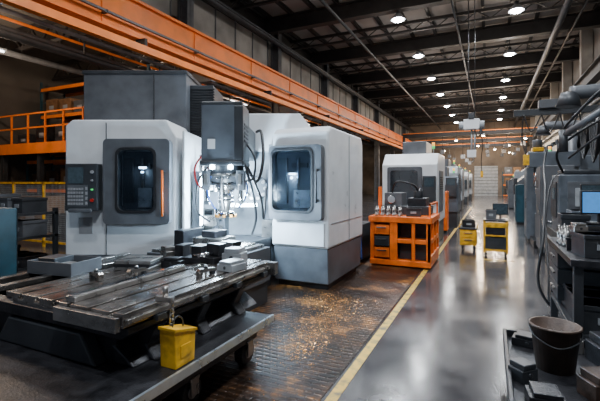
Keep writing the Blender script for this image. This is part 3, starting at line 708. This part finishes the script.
a.fin('frame',Ob,bev=.008)
for i,m in enumerate((ORANGE2,DGREY,ORANGE2)):
    q=B();q.box(.09,.37,.0,.34,.18+i*.215,.36+i*.215,m);dr=q.fin('drawer',Ob,bev=.004);B().box(.14,.32,-.025,0,.30+i*.215,.32+i*.215,CHROME).fin('handle',dr)
a=B();a.box(.08,1.02,.5,1.15,.95,1.12,DGREY);a.box(.15,.5,.55,1.05,1.12,1.38,MGREY);a.box(.6,.95,.6,1.1,1.12,1.28,CAST);a.cyl((.78,.8,1.28),(.78,.8,1.42),.09,DGREY);a.cyl((.3,.5,1.25),(.3,.55,1.25),.08,CHROME);a.box(.05,.12,.45,.5,.95,1.5,ORANGE2);a.tube([(.3,.6,1.38),(.4,.5,1.6),(.7,.6,1.55),(.78,.8,1.4)],.02,BLACK)
a.fin('fixture_unit',Ob,bev=.008)
a=B();a.box(1.08,1.11,.05,.09,.95,1.2,ORANGE2);a.box(1.08,1.11,1.16,1.2,.95,1.2,ORANGE2);a.box(1.08,1.11,.05,1.2,1.17,1.2,ORANGE2);a.fin('guard_rail',Ob)
def smallbox(name,loc,sx,sy,sz,m,label,cat,rot=0,group=None):
    a=B();a.box(-sx/2,sx/2,-sy/2,sy/2,0,sz,m);a.box(-sx/2-.008,sx/2+.008,-sy/2-.008,sy/2+.008,sz*.82,sz,m)
    a.box(-sx*.2,sx*.2,-sy/2-.012,-sy/2,sz*.35,sz*.6,LGREY)
    return a.fin(name,loc=loc,rot=rot,bev=.004,label=label,cat=cat,group=group)
smallbox('parts_bin',(-1.3,7.75,.95),.26,.2,.16,DGREY,'dark plastic parts bin on the orange workstation','bin',.1)
def toolholder(loc,label='chrome tool holder standing on the workstation top',group='tool holders on the workstation'):
    a=B();a.lathe([(.035,0),(.035,.04),(.02,.05),(.028,.1),(.028,.13),(.01,.14),(.01,.2)],(0,0,0),STEEL,12)
    return a.fin('tool_holder',loc=loc,label=label,cat='tool holder',group=group)
t0=toolholder((-1.98,7.6,.95))
for i in range(1,10): dup(t0,(-1.98+(i%5)*.11,7.6+(i//5)*.14,.95))
Gm=thing('coolant_unit','dark coolant tank unit with pump beside the machine','coolant tank',(-3.4,7.6,0))
B().box(0,1.1,0,.9,.05,.75,DGREY).box(.02,1.08,.02,.88,0,.05,BLACK).fin('tank',Gm,bev=.01)
B().cyl((.7,.4,.75),(.7,.4,1.05),.11,TEAL).cyl((.7,.4,1.05),(.7,.4,1.12),.08,DGREY).fin('pump',Gm,bev=.005)
a=B();a.tube([(.75,.3,.9),(1.0,.1,1.1),(1.08,.05,.6),(1.15,-.1,.1)],.025,BLUE);a.tube([(.6,.4,.9),(.4,.2,1.3),(.2,.2,1.0),(.2,.3,.75)],.02,BLACK);a.fin('hose',Gm)
c1=tool_cart((-.64,10.1,0),0,.36,.6,.55,YELLOW,'low yellow drawer cart standing in the gangway',2,name='yellow_cart')
smallbox('parts_bin',(-.46,10.35,.53),.28,.3,.16,CAST,'dark oily box on the yellow cart','bin',.1)
Yc=thing('yellow_station','yellow wheeled workstation with shelves in the gangway','workstation',(-.13,9.35,0))
a=B()
for x in(0,.44):
    for y in(0,.5): a.box(x,x+.04,y,y+.04,.1,.8,YELLOW)
a.box(0,.48,0,.54,.76,.8,DGREY);a.box(0,.48,0,.54,.14,.18,YELLOW);a.box(0,.48,0,.54,.45,.48,YELLOW);a.box(.04,.44,.02,.5,.18,.42,DGREY);a.box(.0,.48,-.01,.01,.64,.74,YELLOW);a.box(.05,.42,.03,.48,.48,.72,CAST)
a.fin('frame',Yc,bev=.004)
for x in(.05,.43):
    for y in(.06,.48): B().cyl((x-.02,y,.05),(x+.02,y,.05),.05,BLACK,n=12).box(x-.02,x+.02,y-.02,y+.02,.09,.14,STEEL).fin('caster_wheel',Yc)
smallbox('equipment_case',(.02,9.6,.8),.2,.3,.2,MGREY,'grey instrument case on the yellow workstation','case')
def monitor(loc,rot,label,w=.42,h=.27,m=SCRB,group=None):
    T=thing('monitor',label,'monitor',loc,rot,group)
    B().box(-.1,.1,-.07,.07,0,.015,BLACK).box(-.02,.02,.0,.03,.015,.14,BLACK).fin('stand',T)
    B().box(-w/2,w/2,-.02,.02,.1,.1+h,BLACK).fin('housing',T,bev=.005)
    B().box(-w/2+.015,w/2-.015,-.024,-.02,.115,.085+h,m).fin('screen',T)
    return T
monitor((.2,9.55,.8),0,'black computer monitor on the yellow workstation',.3,.24,SCRD)

# ---------------------------------------------------------------- right foreground
Lc=thing('low_trolley','low dark steel trolley with raised rim and oily scrap','trolley',(.6,3.1,0))
a=B();a.box(-.5,.5,-.8,.8,.22,.27,CAST)
a.box(-.5,-.47,-.8,.8,.27,.33,CAST);a.box(.47,.5,-.8,.8,.27,.33,CAST);a.box(-.5,.5,.77,.8,.27,.33,CAST);a.box(-.5,.5,-.8,-.77,.27,.33,CAST)
a.box(-.45,-.38,-.75,.75,.12,.22,DGREY);a.box(.38,.45,-.75,.75,.12,.22,DGREY)
a.fin('deck',Lc,bev=.006)
for x in(-.41,.41):
    for y in(-.62,.62): B().cyl((x-.03,y,.07),(x+.03,y,.07),.07,BLACK,n=20).box(x-.04,x+.04,y-.03,y+.03,.1,.125,STEEL).fin('caster_wheel',Lc)
Bk=thing('bucket','dark rusty metal bucket with wire handle on the trolley','bucket',(.42,3.36,.27))
B().lathe([(.12,0),(.155,.30),(.165,.30),(.165,.315),(.15,.315),(.115,.02),(.01,.02)],(0,0,0),BROWN,28).fin('bucket_body',Bk)
B().tube([(-.16,0,.29),(-.13,-.1,.24),(0,-.17,.20),(.13,-.1,.24),(.16,0,.29)],.005,DGREY,6).fin('handle',Bk)
a=B()
for i in range(60):
    r=random.random()**.5*.11;t=random.random()*6.28;a.cyl((r*math.cos(t),r*math.sin(t),.20),(r*math.cos(t)+random.uniform(-.04,.04),r*math.sin(t)+random.uniform(-.04,.04),.25),.005,CAST if i%3 else BROWN,n=5)
a.cyl((0,0,.17),(0,0,.21),.135,CAST);a.fin('contents',Bk)
G2='castings on the trolley'
block((.80,3.62,.27),.3,.25,.2,.2,CAST,'dark oily iron casting lying on the trolley','iron_casting',G2)
block((.30,2.78,.27),.1,.2,.16,.1,CAST,'small iron casting lying on the trolley','iron_casting',G2)
block((.28,3.74,.27),-.2,.22,.14,.09,CAST,'flat iron offcut at the end of the trolley','iron_casting',G2)
block((.20,3.08,.27),.8,.14,.12,.12,DGREY,'small dark casting beside the bucket','iron_casting',G2)
block((.62,3.02,.27),.5,.2,.16,.16,BROWN,'rusty brown casting beside the bucket','iron_casting',G2)
block((.95,3.3,.27),.1,.2,.24,.3,DGREY,'tall dark gear housing on the trolley','iron_casting',G2)
block((.54,3.78,.27),.1,.22,.14,.14,STEEL,'bright steel offcut on the trolley','iron_casting',G2)
for i in range(5):
    a=B();a.cyl((-.12,0,.02),(.12,0,.02),.018,[BROWN,STEEL,CAST,STEEL,BROWN][i],n=12);a.cyl((.06,0,.02),(.12,0,.02),.026,CAST,n=12)
    a.fin('shaft_offcut',loc=(.25+.16*i,2.62+.05*(i%2),.27+.006),rot=.5*i,label='short turned steel shaft lying on the trolley',cat='metal shaft',group='shafts on the trolley')
a=B();a.tube([(.1,-.1,.01),(.2,.1,.02),(.05,.25,.02),(-.12,.12,.02),(-.05,-.08,.03),(.15,-.05,.04),(.18,.15,.04)],.012,BLACK);a.fin('hose_coil',loc=(.85,2.85,.275),label='loose black hose lying on the trolley',cat='hose')
Wb=thing('workbench','dark cluttered steel workbench with drawers','workbench',(.62,4.05,0))
a=B();a.box(0,.9,0,1.6,.88,.94,CAST)
for x in(.03,.8):
    for y in(.05,1.48): a.box(x,x+.07,y,y+.07,0,.88,DGREY)
a.box(.03,.87,.05,1.55,.25,.3,DGREY);a.fin('frame',Wb,bev=.005)
for i in range(3):
    q=B();q.box(.02,.8,.9,1.5,.36+i*.17,.51+i*.17,DGREY);d_=q.fin('drawer',Wb,bev=.004)
    B().box(0,.02,1.05,1.35,.44+i*.17,.455+i*.17,STEEL).fin('handle',d_)
monitor((1.02,5.0,1.17),.15,'monitor with a bright blue screen above the workbench',.36,.24,SCRB)
smallbox('equipment_case',(1.0,4.98,.94),.34,.32,.23,DGREY,'dark electronics case under the monitor','case',.25)
smallbox('tool_box',(.86,4.35,.94),.3,.28,.2,DGREY,'dark steel tool box on the workbench','tool box',.2)
smallbox('tool_box',(.78,4.68,.94),.2,.16,.12,CAST,'small dark tool box on the workbench','tool box',-.1)
smallbox('parts_bin',(.85,5.4,.94),.26,.26,.3,DGREY,'dark parts bin at the end of the workbench','bin',0)
for i in range(4): smallbox('parts_bin',(.9,4.3+i*.33,.3),.4,.28,.24,[DGREY,CAST,CAST,MGREY][i],['dark bin','black iron box','black iron box','grey bin'][i]+' on the lower bench shelf','bin',.05,'boxes under the workbench')
block((.74,4.45,1.14),.3,.12,.1,.08,STEEL,'steel block on top of the tool box','steel_block','steel blocks on the bench')
t1=dup(t0,(.7,4.85,.94));t1['label']='chrome tool holder standing on the workbench';t1['group']='tool holders on the workbench'
for i in range(4): dup(t1,(.68+.06*(i%2),4.93+.09*i,.94))
a=B();a.tube([(1.0,9.0,2.3),(.9,8.6,1.9),(.75,7.0,1.5),(.62,6.0,.9),(.55,5.85,.35),(.7,5.8,.05),(.95,5.85,.03)],.018,BLACK,8,10)
a.fin('hanging_hose',label='black air hose looping down beside the bench',cat='hose',group='hanging hoses')
a=B();a.tube([(1.1,8.2,1.75),(.9,7.6,1.6),(.75,6.9,1.1),(.7,6.2,.4),(.7,5.95,.04),(.95,5.9,.03)],.012,BLACK,8,10)
a.fin('hanging_hose',label='thin black hose looping down beside the bench',cat='hose',group='hanging hoses')
tool_cart((.9,6.0,0),0,.7,.9,.95,DGREY,'dark steel tool cart beside the lathe',4)
smallbox('equipment_case',(1.15,6.3,.93),.4,.4,.3,HEADG,'blue-grey control box on the dark cart','case')
monitor((1.25,6.4,1.23),.1,'small monitor on the control box',.34,.24,SCRD)

# ---------------------------------------------------------------- left background
Tc=thing('tool_cabinet','dark steel tool cabinet with drawers beside the machine','cabinet',(-5.8,2.4,0))
B().box(0,.55,0,.55,0,1.28,TEAL).fin('body',Tc,bev=.01)
for i in range(5):
    q=B();q.box(.03,.52,-.02,0,.08+i*.235,.29+i*.235,TEAL);dr=q.fin('drawer',Tc,bev=.004);B().box(.15,.4,-.04,-.02,.24+i*.235,.255+i*.235,CHROME).fin('handle',dr)
Bn=thing('storage_rack','low steel rack crowded with tooling and parts','rack',(-8.2,3.4,0))
a=B()
for x in(0,2.0):
    for y in(0,.6): a.box(x,x+.06,y,y+.06,0,1.2,DGREY)
for z in(.3,.75,1.1): a.box(0,2.06,0,.66,z,z+.04,DGREY)
a.fin('frame',Bn,bev=.003)
mm=[CARD,BROWN,DGREY,MGREY,DGREY,MGREY,STEEL,CAST]
for z in(.34,.79,1.14):
    for i in range(6): smallbox('parts_bin',(-8.0+i*.34,3.72,z),.26,.36,random.uniform(.14,.28),random.choice(mm),'parts bin on the low steel rack','bin',random.uniform(-.1,.1),'bins on the low rack')
Fn=thing('mesh_fence','yellow-framed wire mesh safety fence behind the machine','fence',(-12.5,6.2,0))
a=B()
for i in range(5): a.box(i*1.25,i*1.25+.05,0,.05,0,1.6,YELLOW)
a.box(0,5.05,0,.05,1.55,1.6,YELLOW);a.box(0,5.05,0,.05,.1,.15,YELLOW);a.fin('frame',Fn)
a=B()
for i in range(100): a.box(.05*i,.05*i+.005,.028,.033,.15,1.55,LGREY)
for i in range(28): a.box(0,5.0,.026,.031,.15+.05*i,.155+.05*i,LGREY)
a.fin('mesh_panel',Fn)
Mz=thing('mezzanine','orange-edged steel mezzanine deck with handrail in the side aisle','mezzanine',(-16.9,8.8,0))
a=B();a.box(0,7.0,0,14,2.9,2.96,DBEAM);a.box(0,7.0,-.1,.0,2.6,2.98,ORANGE);a.box(6.9,7.0,0,14,2.6,2.98,ORANGE)
for y in range(2,14,2): a.box(0,6.9,y,y+.1,2.65,2.9,ORANGE)
a.fin('deck',Mz)
for x in(.2,2.4,4.6,6.75):
    for y in(0,6): B().box(x,x+.16,y,y+.16,0,2.9,DGREY).fin('post',Mz)
a=B()
for z in(3.5,4.0): a.box(0,7.0,-.08,-.03,z,z+.05,ORANGE);a.box(6.93,6.98,0,14,z,z+.05,ORANGE)
for i in range(8): a.box(i*.98,i*.98+.05,-.08,-.03,2.9,4.05,ORANGE)
for i in range(12): a.box(6.93,6.98,i*1.2,i*1.2+.05,2.9,4.05,ORANGE)
a.fin('handrail',Mz)
def rack(loc,rot,label,group=None):
    T=thing('pallet_rack',label,'rack',loc,rot,group)
    for x in(0,2.7):
        a=B()
        for y in(0,1.0): a.box(x,x+.09,y,y+.07,0,2.7,TEAL)
        for k in range(3): a.tube([(x+.045,.03,.3+k*.75),(x+.045,1.03,.9+k*.75)],.015,TEAL,6,1)
        a.fin('upright_frame',T)
    a=B()
    for z in(0.1,1.2,2.3):
        a.box(.05,2.75,0,.05,z,z+.12,ORANGE);a.box(.05,2.75,1.02,1.07,z,z+.12,ORANGE);a.box(.05,2.75,0,1.07,z+.12,z+.14,WOOD)
    a.fin('shelf_beam',T)
    return T
racks=[(-16.6,10.2,2.96),(-13.4,10.2,2.96),(-13.4,9.6,0),(-16.5,9.6,0),(-5.2,47.5,0),(-8.3,47.5,0),(1.2,47.5,0)]
for i,(x,y,z0) in enumerate(racks):
    far=y>40
    if i==0:R0=rack((x,y,z0),0,'pallet rack with orange beams loaded with boxes','pallet racks with orange beams')
    else:dup(R0,(x,y,z0))
    for z in((.24,1.34) if not far else (.24,1.34,2.44)):
        for k in range(3):
            h=random.uniform(.45,.8);m=random.choice([CARD,BROWN,WOOD,MGREY,DGREY,CAST,MGREY])
            smallbox('storage_box',(x+.55+k*.85,y+.53,z+z0),.7,.8,h,m,'storage box on the pallet rack','box',random.uniform(-.05,.05),'boxes on the pallet racks')
for i in range(5):
    smallbox('storage_box',(-15.8+i*1.1,9.4,2.96),.7,.6,random.uniform(.4,.9),random.choice([CARD,MGREY,DGREY,CAST,WOOD]),'dark crate standing on the mezzanine deck','box',random.uniform(-.1,.1),'crates on the mezzanine')
for i in range(4):
    smallbox('equipment_crate',(-11.6+i*1.1,7.2,0),.9,.7,random.uniform(.7,1.3),random.choice([CARD,CAST,MGREY,DGREY]),'large crate on the floor behind the fence','box',random.uniform(-.1,.1),'crates behind the fence')
# far-end portal frames with hanging gear
first=None
for y in(33.5,39.5,45):
    if first is None:
        first=thing('portal_frame','dark steel portal frame carrying hanging cables over the far bay','portal frame',(0,y,0),group='portal frames over the far bays')
        B().box(-6.5,3.3,-.1,.1,5.2,5.5,DBEAM).box(-6.5,3.3,-.05,.05,5.5,5.56,ORANGE).fin('cross_beam',first)
        for x in(-6.5,3.1): B().box(x,x+.2,-.1,.1,0,5.2,DBEAM).fin('post',first)
        for x in(-4.6,-3.4,-1.9,-.2,1.1,2.2):
            l=random.uniform(.6,1.6);B().cyl((x,0,5.2-l),(x,0,5.2),.02,BLACK,n=6).box(x-.15,x+.15,-.12,.12,5.2-l-.3,5.2-l,random.choice([MGREY,LGREY,DGREY])).fin('hanging_unit',first)
    else: dup(first,(0,y,0))
first=None
for x,y in((-12.6,4.6),(-16.6,5),(-12.6,24)):
    if first is None:
        a=B();a.box(-.14,.14,-.02,.02,0,6.7,DBEAM);a.box(-.14,-.11,-.12,.12,0,6.7,DBEAM);a.box(.11,.14,-.12,.12,0,6.7,DBEAM);a.box(-.2,.2,-.2,.2,0,.03,DBEAM)
        first=a.fin('steel_column',loc=(x,y,0),label='dark steel column in the side aisle',cat='column',group='dark columns in the side aisle')
    else:dup(first,(x,y,0))
first=None
for y in range(2,44,3):
    if first is None:
        a=B();a.box(0,7.8,-.05,.05,6.55,6.7,DBEAM);a.box(0,7.8,-.05,.05,5.95,6.05,DBEAM)
        for k in range(7): a.prism([(k,6.0),(k+.06,6.0),(k+.56,6.6),(k+.5,6.6)],'y',-.03,.03,DBEAM);a.prism([(k+.5,6.6),(k+.56,6.6),(k+1,6.0),(k+.94,6.0)],'y',-.03,.03,DBEAM)
        first=a.fin('roof_truss',loc=(-17,y,0),label='dark lattice roof truss over the side aisle',cat='truss',group='lattice trusses over the side aisle')
    else:dup(first,(-17,y,0))
for x,z,r,m in((-12,5.8,.08,MGREY),(-12.4,5.7,.04,DGREY),(-14,5.75,.1,MGREY),(-10.2,5.6,.06,MGREY),(-10.9,5.3,.09,DGREY),(-11.1,5.75,.04,ORANGE)):
    pipe(x,z,r,m,'service pipe hung beneath the aisle trusses',5.97,40,3,2)
